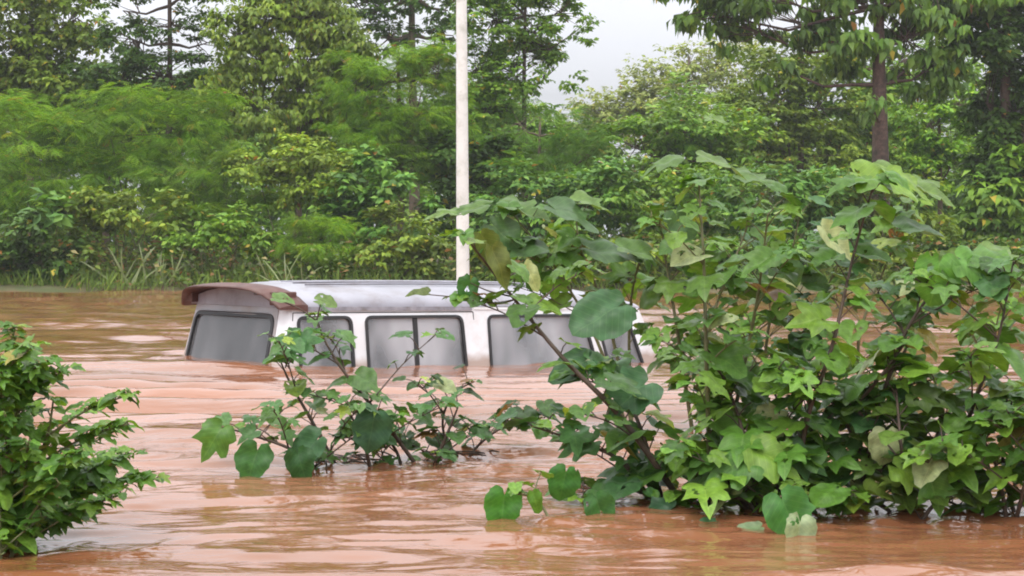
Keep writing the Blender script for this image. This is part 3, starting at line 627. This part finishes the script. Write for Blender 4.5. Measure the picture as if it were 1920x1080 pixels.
# spoiler visor above the rear glass
P = []
for q in range(25):
    s = q / 24; v = .03 + (W - .06) * s; e = abs(2 * s - 1); drop = .13 * e ** 6 + .02 * e ** 2; back = .17 * (1 - e ** 3)
    prof = [(.20, .682), (.14, .690), (.04, .682), (-.06, .666), (-.10, .652), (-.07, .642), (.06, .648), (.14, .64), (.20, .62)]
    P.append([vloc(u * (1 if u < .3 else .78) + .10 - back + .05 + (0.0), v, z - drop * (1.2 if u < .3 else .9) + .0) for u, z in prof])
mb = MB(); mb.grid(P, closed=True); k = len(P[0]); mb.add(P[0], [tuple(range(k))]); mb.add(P[-1], [tuple(range(k))[::-1]])
mb.build('spoiler', M['rust'], van, True)
for v0 in (.10, W - .22):
    mb = MB(); mb.box(vloc(.06, v0, .50), vloc(.28, v0 + .10, .62)); mb.build('spoiler_mount', M['rust'], van, bevel=.012)
mb = MB(); mb.box(vloc(.10, .40, .585), vloc(.16, .56, .625)); mb.build('brake_light', M['redlens'], van, bevel=.008)
# seats with pale covers and headrests
for (u, v, zt) in ((2.52, .36, .05), (2.52, 1.32, .05), (1.40, .36, .0), (1.40, 1.32, .0), (.55, .45, .06), (.55, 1.25, .06)):
    mb = MB(); mb.box(vloc(u - .07, v - .24, -.85), vloc(u + .07, v + .24, zt - .17)); s = mb.build('seat', M['seatcover'], van, True, bevel=.05)
    mb = MB(); mb.box(vloc(u - .06, v - .15, zt - .13), vloc(u + .06, v + .15, zt + .09)); mb.build('headrest', M['seatcover'], s, True, bevel=.045)
mb = MB(); mb.box(vloc(.4, .12, .452), vloc(3.95, W - .12, .462)); mb.build('headlining', M['lining'], van)

# ------------------------------------------------------------------ foreground plants with large ragged leaves
OUT = {'heart': [(0, 1), (14, .90), (30, .78), (50, .68), (80, .58), (115, .50), (150, .44), (170, .30), (180, .10)],
       'lobed': [(0, 1), (10, .80), (24, .54), (34, .64), (45, .84), (57, .60), (74, .44), (90, .60), (110, .50), (150, .42), (170, .28), (180, .10)],
       'oval': [(0, 1), (10, .86), (25, .62), (45, .46), (75, .34), (110, .28), (150, .22), (180, .08)]}
NA, NR = 30, 6
_th = np.linspace(0, 2 * math.pi, NA, endpoint=False)
def big_leaf(rs, kind, holes=0.5):
    deg = np.degrees(np.where(_th > math.pi, 2 * math.pi - _th, _th)); o = np.array(OUT[kind]); r = np.interp(deg, o[:, 0], o[:, 1])
    r = r * (1 + .05 * rs.randn(NA)); r[0] = 1.0
    V = [(0, 0)]; ring = []
    for j in range(1, NR + 1):
        f = j / NR; V += list(zip(r * f * np.cos(_th), r * f * np.sin(_th)))
    V = np.array(V); x, y = V[:, 0], V[:, 1]
    fold = rs.uniform(.05, .45); droop = rs.uniform(.1, .75); side = rs.uniform(-.25, .25)
    z = fold * np.abs(y) - droop * .5 * np.maximum(x, 0) ** 2 - .35 * droop * y * y + side * y * x + .035 * np.sin(9 * x + 3 * y + rs.rand() * 6) + .03 * np.sin(11 * y + rs.rand() * 6)
    F_ = []
    for i in range(NA):
        i2 = (i + 1) % NA; F_.append((0, 1 + i, 1 + i2))
        for j in range(1, NR):
            a, b = 1 + (j - 1) * NA, 1 + j * NA; F_.append((a + i, b + i, b + i2)); F_.append((a + i, b + i2, a + i2))
    F_ = np.array(F_); cen = V[F_].mean(1); keep = np.ones(len(F_), bool)
    if rs.rand() < holes:
        for _ in range(rs.randint(1, 4)):
            an = rs.uniform(-2.4, 2.4); rd = rs.uniform(.25, .75); c = np.array((math.cos(an) * rd * .8, math.sin(an) * rd * .55)); s = rs.uniform(.05, .13)
            keep &= ~(((cen - c) / (s, s * .75)) ** 2).sum(1).__lt__(1)
    return np.stack([x, y, z], 1), F_[keep], V
class Plant:
    def __init__(s, name, label, cat, group, loc, seed):
        s.root = empty(name, loc); tag(s.root, label, cat, group); s.o = np.array(loc, float); s.rs = np.random.RandomState(seed)
        s.V = []; s.F = []; s.C = []; s.U = []; s.n = 0; s.mb = MB()
    def leaf(s, p, d, nrm, size, col, kind='heart', holes=.5):
        lv, lf, uv = big_leaf(s.rs, kind, holes); x = nrmz(np.array(d, float)); z = np.array(nrm, float); z = nrmz(z - x * z.dot(x)); y = np.cross(z, x)
        P = np.array(p) + size * (lv[:, :1] * x + lv[:, 1:2] * y + lv[:, 2:] * z)
        P[:, 2] = np.maximum(P[:, 2], -.03)
        s.V.append(P - s.o); s.F.append(lf + s.n); s.C.append(np.tile(col, (len(lv), 1))); s.U.append(uv); s.n += len(lv)
    def stem(s, pts, r0, r1=.003, n=6):
        # smooth the polyline
        P = [np.array(p, float) for p in pts]; Q = []
        for i in range(len(P) - 1):
            a = P[max(i - 1, 0)]; b = P[i]; c = P[i + 1]; d = P[min(i + 2, len(P) - 1)]
            for t in np.linspace(0, 1, 7)[:-1]:
                Q.append(.5 * ((2 * b) + (-a + c) * t + (2 * a - 5 * b + 4 * c - d) * t * t + (-a + 3 * b - 3 * c + d) * t ** 3))
        Q.append(P[-1]); m = len(Q); s.mb.tube([tuple(q - s.o) for q in Q], [r0 + (r1 - r0) * (i / (m - 1)) for i in range(m)], n)
        return Q
    def leafy(s, Q, start, gap, size, pal, kinds=('heart',), pet=.11, up=.5, holes=.5, face=.35, tips=4, sub=0):
        rs = s.rs; Q = np.array(Q); seg = np.linalg.norm(np.diff(Q, axis=0), axis=1); cum = np.concatenate([[0], np.cumsum(seg)]); Lt = cum[-1]
        d = Lt * start; k = 0; ang = rs.rand() * 6
        while d <= Lt:
            p = np.array([np.interp(d, cum, Q[:, i]) for i in range(3)]); t = nrmz(np.array([np.interp(min(d + .05, Lt), cum, Q[:, i]) for i in range(3)]) - np.array([np.interp(max(d - .05, 0), cum, Q[:, i]) for i in range(3)]))
            ang += 2.4 + rs.randn() * .4; rad = np.array((math.cos(ang), math.sin(ang) * .8, 0)); f = d / Lt
            sz = size * rs.uniform(.55, 1.15) * (1.0 if f < .85 else .75); pl = pet * rs.uniform(.5, 1.3)
            if sub and rs.rand() < sub and f < .8:
                e = p + nrmz(rad + t * .5 + np.array((0, 0, .12))) * rs.uniform(.18, .46); q2 = s.stem([p, (p + e) / 2 + (0, 0, .02), e], .004, .002, 5)
                s.leafy(q2, .45, gap * .7, size * .85, pal, kinds, pet * .8, up, holes, face, 3, 0)
            e = p + nrmz(rad + t * .5 + np.array((0, 0, up))) * pl
            s.mb.tube([tuple(p - s.o), tuple((p + e) / 2 + (0, 0, .01) - s.o), tuple(e - s.o)], [.0028, .0022, .0018], 4, False)
            s.one(e, rad, sz, pal, kinds, holes, face)
            d += gap * rs.uniform(.7, 1.35); k += 1
        for j in range(tips):
            a = rs.rand() * 6.3; rad = np.array((math.cos(a), math.sin(a) * .8, .15)); s.one(Q[-1] + rad * .03, rad, size * rs.uniform(.3, .6), 'fresh' if pal != 'yellow' else pal, kinds, .1, face)
    def one(s, e, rad, sz, pal, kinds, holes, face):
        rs = s.rs; d_ = nrmz(rad + np.array((0, 0, -rs.uniform(.0, .55)))); nm = nrmz(np.array((0, 0, 1.)) + rad * rs.uniform(-.1, .35) + np.array((0, -face * rs.uniform(.2, 1.9), 0)) + rs.randn(3) * .20)
        c = colours(rs, pal, 1)[0]; q = rs.rand()
        if q < .015: c = np.array((.30, .36, .17))
        elif q < .05: c = colours(rs, 'yellow', 1)[0]
        s.leaf(e, d_, nm, sz, c, kinds[rs.randint(len(kinds))], holes)
    def done(s, stemmat, leafmat='bigleaf'):
        me = mesh_np('foliage', np.concatenate(s.V), np.concatenate(s.F), np.concatenate(s.C), np.concatenate(s.U))
        link('foliage', me, M[leafmat], s.root); s.mb.build('stem', M[stemmat], s.root, True)
GF = 'broad leaved shrubs standing in the flood'
def shrub(label, stems, seed, size=.16, pal='mid', gap=.075, kinds=('lobed', 'heart', 'lobed'), mat='brownstem', start=.3, r0=.010, name='broadleaf_shrub', face=.30, holes=.5, sub=.25, pet=.10, extra=None, K=.76, twigs=()):
    size *= K; gap *= .63; pet *= .85
    b = stems[0][0]; D0 = b[2] if len(b) > 2 else wdist(b[1]); p0 = at(b[0], b[1], D0); pl = Plant(name, label, 'shrub', GF, (p0[0], D0, 0), seed)
    for st in stems:
        pts = []; Db = st[0][2] if len(st[0]) > 2 else wdist(st[0][1])
        for i, q in enumerate(st):
            dD = q[3] if len(q) > 3 else (0 if i == 0 else (pl.rs.rand() - .5) * .25)
            pts.append(at(q[0], q[1], Db + dD))
        pts[0] = pts[0] - np.array((0, 0, .06)); Q = pl.stem(pts, r0); pl.leafy(Q, start, gap, size, pal, kinds, pet, sub=sub, face=face, holes=holes)
    for tw in twigs: pl.stem([at(*q) for q in tw], .004, .002, 5)
    if extra:
        for (px, py, D, sz, dr, nm, col, kd) in extra: pl.leaf(at(px, py, D), dr, nm, sz * .86, col, kd, .35)
    pl.done(mat); return pl
G1 = (.085, .20, .035); G2 = (.05, .135, .05); PALE = (.36, .42, .20); YG = (.17, .30, .04); OL = (.09, .13, .03)
# left bush, small leaves
shrub('bushy plant with small yellow green leaves at the bottom left corner', [[(0, 1020, 5.35), (10, 880), (25, 760), (30, 690)], [(-10, 1030, 5.3), (-35, 880), (-20, 740), (-5, 680)], [(15, 1020, 5.3), (60, 900), (90, 810), (100, 750)],
      [(30, 1010, 5.4), (90, 960), (145, 935), (190, 918)], [(-60, 1030, 5.4), (-80, 850), (-60, 700)], [(10, 1000, 5.6), (15, 850), (30, 790)], [(25, 1000, 5.5), (55, 965), (75, 910)], [(0, 1020, 5.1), (0, 940), (5, 860)], [(20, 1010, 5.2), (45, 990), (65, 970)]],
      101, K=1, size=.080, pal='fresh', gap=.028, kinds=('oval', 'lobed', 'lobed'), mat='greenstem', start=.05, r0=.007, sub=.22, pet=.03, holes=.3, face=.25)
# centre plant
shrub('slender drooping shrub in front of the van, its stems leaning left', [[(650, 885), (585, 790), (545, 720), (525, 675)], [(805, 880), (720, 790), (640, 690), (600, 620), (590, 590)], [(620, 885), (560, 850), (470, 815), (410, 800)], [(700, 885), (680, 820), (650, 770)], [(760, 882), (740, 840), (690, 800)], [(800, 880), (840, 810), (860, 760)]],
      102, gap=.10, twigs=([(592, 600, 7.1), (560, 578, 7.1), (520, 562, 7.1)], [(594, 600, 7.1), (602, 566, 7.1)], [(535, 690, 7.1), (545, 660, 7.1), (557, 642, 7.1)]), size=.13, pal='blue', start=.08, sub=.35,
      extra=[(410, 810, 6.9, .17, (-.5, -.2, -.8), (.2, -1, .5), G1, 'lobed'), (480, 850, 6.9, .16, (-.3, -.2, -1), (0, -1, .4), (.05, .15, .035), 'heart'), (560, 855, 6.9, .13, (.3, -.2, -1), (0, -1, .3), (.035, .11, .03), 'heart'),
             (590, 830, 7.0, .17, (-.6, 0, -.5), (0, -.8, .8), G2, 'heart'), (555, 640, 7.1, .15, (-.8, 0, -.6), (-.1, -1, .6), (.06, .17, .05), 'lobed'), (560, 640, 7.1, .13, (.8, 0, .1), (.1, -1, .7), (.06, .17, .05), 'lobed'), (700, 790, 7.0, .17, (-.2, 0, -1), (0, -1, .3), (.04, .11, .05), 'heart'), (520, 560, 7.1, .09, (.9, 0, -.1), (0, -.5, 1), (.12, .22, .06), 'heart'), (600, 565, 7.1, .09, (.9, .1, -.2), (0, -.6, 1), (.12, .2, .05), 'heart')])
shrub('thin twiggy shrub with small dark wavy leaves right of the slender drooping shrub', [[(860, 872), (830, 800), (850, 740), (890, 715)], [(850, 872), (900, 832), (960, 792), (1030, 768)], [(840, 875), (800, 850), (740, 820)]],
      103, size=.12, pal='dark', gap=.06, kinds=('oval', 'heart'), start=.3, r0=.007, sub=.2)
# right thicket, nearest plants
shrub('leaning shrub whose long dark stem crosses the front of the van', [[(1300, 945), (1170, 790), (1050, 665), (940, 530), (870, 440)]], 104, twigs=([(965, 562, 6.35), (920, 568, 6.38), (860, 558, 6.4), (800, 552, 6.4)], [(960, 556, 6.35), (915, 545, 6.38), (882, 530, 6.4)], [(935, 525, 6.35), (960, 515, 6.38), (985, 500, 6.4)]), size=.165, pal='mid', gap=.12, start=.12, r0=.013, sub=.12,
      extra=[(905, 445, 6.3, .20, (.45, 0, -.9), (-.6, -1, .2), OL, 'oval'), (925, 470, 6.25, .19, (.35, 0, -.9), (.7, -1, .2), (.12, .15, .03), 'oval'), (985, 500, 6.4, .13, (.5, 0, -.8), (.3, -1, .3), PALE, 'oval'), (1150, 580, 6.3, .22, (-.7, -.2, -.4), (0, -1, .7), G2, 'heart'),
             (1090, 680, 6.3, .17, (-.8, 0, -.3), (0, -.8, .9), G2, 'heart'), (1200, 730, 6.2, .22, (-.7, -.3, -.5), (0, -.8, .8), G2, 'lobed'), (800, 550, 6.4, .10, (-.9, 0, .0), (0, -.6, .9), OL, 'oval'), (880, 530, 6.4, .09, (-.4, 0, -1), (0, -1, .2), (.05, .15, .04), 'heart')])
shrub('tall upright shrub rising highest of the flooded thicket', [[(1335, 950), (1325, 700), (1320, 500), (1310, 340)], [(1340, 950), (1380, 760), (1420, 560), (1440, 400)]], 105, size=.17, pal='mid', gap=.085, start=.1, r0=.011, mat='greenstem')
shrub('leafy shrub standing under the leaning stem at the near edge of the thicket', [[(1250, 935), (1200, 800), (1160, 720), (1130, 680)], [(1240, 940), (1170, 870), (1090, 830), (1000, 800)], [(1245, 945), (1200, 920), (1140, 925), (1090, 935)]], 106, size=.17, pal='blue', gap=.08, start=.15)
shrub('shrub with broad bright green leaf shelf low in the thicket', [[(1430, 955), (1400, 840), (1370, 740), (1320, 640)], [(1440, 955), (1470, 850), (1450, 720)], [(1435, 962), (1400, 940), (1350, 935), (1300, 948)], [(1445, 962), (1490, 935), (1540, 945)], [(1420, 955), (1350, 880), (1290, 860)]], 107, size=.18, pal='fresh', gap=.08, start=.15,
      extra=[(1400, 860, 5.9, .21, (-.85, -.2, -.35), (0, -.8, .8), G1, 'lobed'), (1430, 850, 5.9, .20, (.8, -.2, -.45), (0, -.8, .8), YG, 'lobed'), (1490, 855, 6.0, .17, (.8, 0, -.4), (0, -.8, .8), (.07, .16, .05), 'lobed'), (1450, 780, 6.1, .14, (-.4, 0, -.6), (0, -1, .6), PALE, 'heart'), (1660, 820, 6.0, .13, (-.1, 0, -.9), (0, -1, .5), PALE, 'heart')])
shrub('arching shrub in the middle of the thicket reaching up and right', [[(1490, 955), (1510, 800), (1560, 650), (1600, 480), (1640, 340)], [(1510, 950), (1560, 820), (1640, 720), (1700, 640)]], 108, size=.18, pal='fresh', gap=.08, start=.1, r0=.012,
      extra=[(1620, 330, 6.2, .20, (.7, 0, -.2), (0, -.7, 1), YG, 'lobed'), (1680, 340, 6.2, .20, (.9, 0, -.35), (0, -.7, 1), YG, 'lobed')])
shrub('dark stemmed shrub topped by a bright leaf cluster near the right edge', [[(1600, 955), (1640, 800), (1690, 640), (1750, 545), (1800, 490)], [(1620, 955), (1600, 830), (1560, 740)]], 109, size=.17, pal='blue', gap=.085, start=.12, r0=.011,
      extra=[(1760, 500, 6.0, .17, (-.2, 0, -1), (0, -1, .4), (.10, .25, .035), 'heart'), (1810, 490, 6.0, .16, (.7, 0, -.4), (0, -1, .9), (.11, .26, .04), 'lobed'), (1850, 495, 6.1, .20, (.9, 0, -.1), (0, -.6, 1), (.10, .22, .04), 'lobed')])
shrub('olive leaved shrub low in the thicket with small bright tip leaves near the water', [[(1710, 960), (1690, 840), (1680, 720)], [(1700, 960), (1740, 850), (1790, 760)], [(1700, 966), (1650, 945), (1590, 952)], [(1715, 966), (1760, 940), (1810, 955)], [(1720, 960), (1650, 880), (1600, 850)]], 110, size=.16, pal='olive', gap=.07, start=.15,
      extra=[(1690, 880, 5.9, .15, (.6, -.2, -.4), (0, -.7, 1), YG, 'lobed'), (1745, 900, 5.9, .16, (.3, -.2, -1), (0, -1, .5), (.10, .24, .035), 'lobed')])
shrub('upright shrub touching the right edge of the picture', [[(1830, 960), (1810, 820), (1870, 640), (1900, 490)]], 111, size=.17, pal='mid', gap=.08, start=.12)
shrub('low dense shrub in the bottom right of the thicket', [[(1890, 965), (1870, 880), (1830, 800)], [(1900, 965), (1930, 880), (1960, 800)], [(1880, 965), (1800, 900), (1770, 870)], [(1910, 960), (1880, 860), (1900, 740)]], 112, size=.15, pal='fresh', gap=.06, start=.1)
shrub('short bent twig with one big bright round leaf at the water in front', [[(1050, 985), (1010, 940), (965, 925)]], 113, size=.09, pal='fresh', gap=.10, start=.55, sub=0, r0=.006, mat='greenstem',
      extra=[(945, 935, 5.75, .135, (-.1, -.2, -.9), (0, -1, .35), (.055, .19, .02), 'heart'), (1000, 925, 5.7, .09, (.3, 0, -1), (0, -1, .4), (.10, .24, .03), 'oval'), (1060, 890, 5.9, .12, (-.2, 0, -.9), (0, -1, .3), (.05, .17, .03), 'heart'), (1120, 940, 5.9, .12, (.3, 0, -1), (0, -1, .5), (.05, .15, .035), 'heart')])
shrub('drooping shoot with a large curled pale edged leaf nearest the camera', [[(1465, 985), (1462, 960), (1470, 935)]], 114, size=.08, pal='mid', gap=.12, start=.7, sub=0, r0=.005, mat='greenstem',
      extra=[(1470, 945, 5.6, .17, (.35, -.2, -.8), (-.1, -1, .4), (.06, .19, .035), 'heart'), (1500, 985, 5.55, .13, (-.1, -.3, -.7), (.5, -1, .3), (.30, .38, .20), 'heart'), (1420, 990, 5.7, .14, (-.9, 0, -.3), (0, -.5, 1), (.16, .24, .11), 'oval'), (1340, 985, 5.8, .12, (-.8, 0, -.1), (0, -.7, 1), (.03, .11, .03), 'oval'), (1250, 960, 6.0, .15, (-.7, 0, -.3), (0, -.6, 1), (.03, .09, .035), 'heart')])
# second line of the thicket, farther out
back = [
 ('shrub with wide flat leaves rising behind the leaning stem above the van roof', [[(1180, 800, 9.2), (1120, 640), (1040, 500), (960, 400)], [(1190, 800, 9.2), (1140, 600), (1090, 470), (1080, 400)], [(1185, 800, 9.2), (1180, 600), (1200, 480)]], 121, 'fresh'),
 ('shrub behind the tall upright one, left of its stem', [[(1300, 800, 9.0), (1270, 620), (1250, 500), (1240, 420)], [(1310, 800, 9.0), (1330, 620), (1380, 480), (1420, 380)]], 122, 'mid'),
 ('shrub with pale rolled leaf in the middle rear of the thicket', [[(1430, 790, 9.5), (1440, 620), (1480, 490), (1500, 400)], [(1440, 790, 9.5), (1500, 640), (1560, 520), (1600, 440)]], 123, 'blue'),
 ('shrub with upward spread twigs rear right of the thicket', [[(1620, 780, 9.5), (1610, 640), (1660, 500), (1700, 400)], [(1630, 780, 9.5), (1700, 650), (1750, 560)]], 124, 'mid'),
 ('rear shrub of the thicket nearest the right edge', [[(1810, 780, 9.3), (1850, 680), (1880, 560)]], 125, 'fresh'),
]
for lb, st, sd, pl in back:
    L1, L2, L3 = (.085, .165, .035), (.065, .135, .045), (.12, .21, .045)
    ex = {123: [(1545, 430, 9.3, .28, (.6, 0, -.6), (.5, -1, .4), PALE, 'oval'), (1470, 500, 9.2, .2, (.1, 0, -1), (0, -1, .3), L2, 'heart'), (1400, 330, 9.2, .26, (.9, 0, -.2), (0, -.4, 1), L1, 'lobed')],
          121: [(900, 385, 9, .24, (-.95, 0, -.12), (0, -.35, 1), L1, 'lobed'), (960, 392, 9.1, .27, (.9, 0, -.2), (0, -.35, 1), L1, 'lobed'), (1050, 395, 8.9, .28, (.9, 0, -.3), (0, -.45, 1), L2, 'heart'), (1090, 380, 9.1, .24, (.95, 0, -.25), (0, -.3, 1), L3, 'lobed'),
                (1000, 465, 9, .28, (-.9, 0, .05), (0, -.4, 1), L2, 'lobed'), (1120, 465, 9, .30, (.95, 0, -.1), (0, -.45, 1), L2, 'heart'), (1180, 470, 8.9, .26, (.9, 0, -.15), (0, -.4, 1), L1, 'lobed'), (930, 430, 9, .22, (.6, 0, -.5), (0, -.8, .8), L2, 'heart'), (850, 400, 9, .20, (-.9, 0, 0), (0, -.3, 1), L3, 'lobed')],
          122: [(1330, 300, 8.9, .26, (.95, 0, -.2), (0, -.3, 1), L3, 'lobed'), (1260, 300, 8.9, .22, (-.9, 0, -.2), (0, -.3, 1), L1, 'lobed'), (1335, 225, 8.9, .15, (.9, 0, -.05), (0, -.35, 1), L3, 'lobed'), (1270, 410, 8.9, .2, (.2, 0, -.5), (0, -.9, .6), L2, 'heart')],
          124: [(1660, 330, 9.2, .28, (.95, 0, -.25), (0, -.4, 1), L3, 'lobed'), (1720, 350, 9.2, .28, (.95, 0, -.35), (0, -.4, 1), L3, 'lobed'), (1700, 430, 9.2, .26, (.95, 0, -.1), (0, -.4, 1), L2, 'heart')],
          125: [(1790, 500, 9.2, .28, (-.8, 0, -.6), (0, -.6, 1), L3, 'lobed'), (1860, 480, 9.2, .30, (.95, 0, 0), (0, -.4, 1), L3, 'lobed')]}[sd]
    shrub(lb, st, sd, size=.20, pal=pl, gap=.085, start=.5 if sd == 121 else .15, r0=.012, mat='greenstem', pet=.16, sub=.3, extra=ex)

# ------------------------------------------------------------------ litter caught against the shrubs
rs_l = np.random.RandomState(3)
for i, (px, py, lb, k) in enumerate(((615, 876, 'grey raft of twigs and leaf litter caught at the foot of the slender drooping shrub', 26), (865, 868, 'small dark clot of twigs floating where the twiggy shrub enters the water', 18), (1105, 925, 'thin scatter of twigs floating beside the leaning shrub', 14))):
    Y = wdist(py); p = at(px, py, Y); zz = float(water_h(np.array([p[0]]), np.array([Y]))[0]); mb = MB()
    for j in range(k):
        a = rs_l.rand() * 3.1; l = rs_l.uniform(.03, .13); c = np.array((p[0] + rs_l.randn() * .13, Y + rs_l.randn() * .10, zz + rs_l.uniform(.0, .012))); dv = np.array((math.cos(a), math.sin(a), rs_l.uniform(-.12, .12))) * l
        mb.tube([c - dv, c + (0, 0, .006), c + dv], [.003, .0045, .002], 5)
    tag(mb.build('floating_twigs', M['brownstem'], smooth=True), lb, 'twigs', kind='stuff')

# ------------------------------------------------------------------ damp air over the river
m, n, b = material('damp air'); n.nodes.remove(b); pv = N(n, 'ShaderNodeVolumePrincipled')
pv.inputs['Color'].default_value = (.90, .93, .92, 1); pv.inputs['Density'].default_value = .0006; pv.inputs['Anisotropy'].default_value = .2
n.links.new(pv.outputs[0], n.nodes['Material Output'].inputs['Volume'])
mb = MB(); mb.box((-760, -120, -3), (760, 940, 26)); tag(mb.build('haze', m), 'thin damp haze in the air', 'haze', kind='stuff')
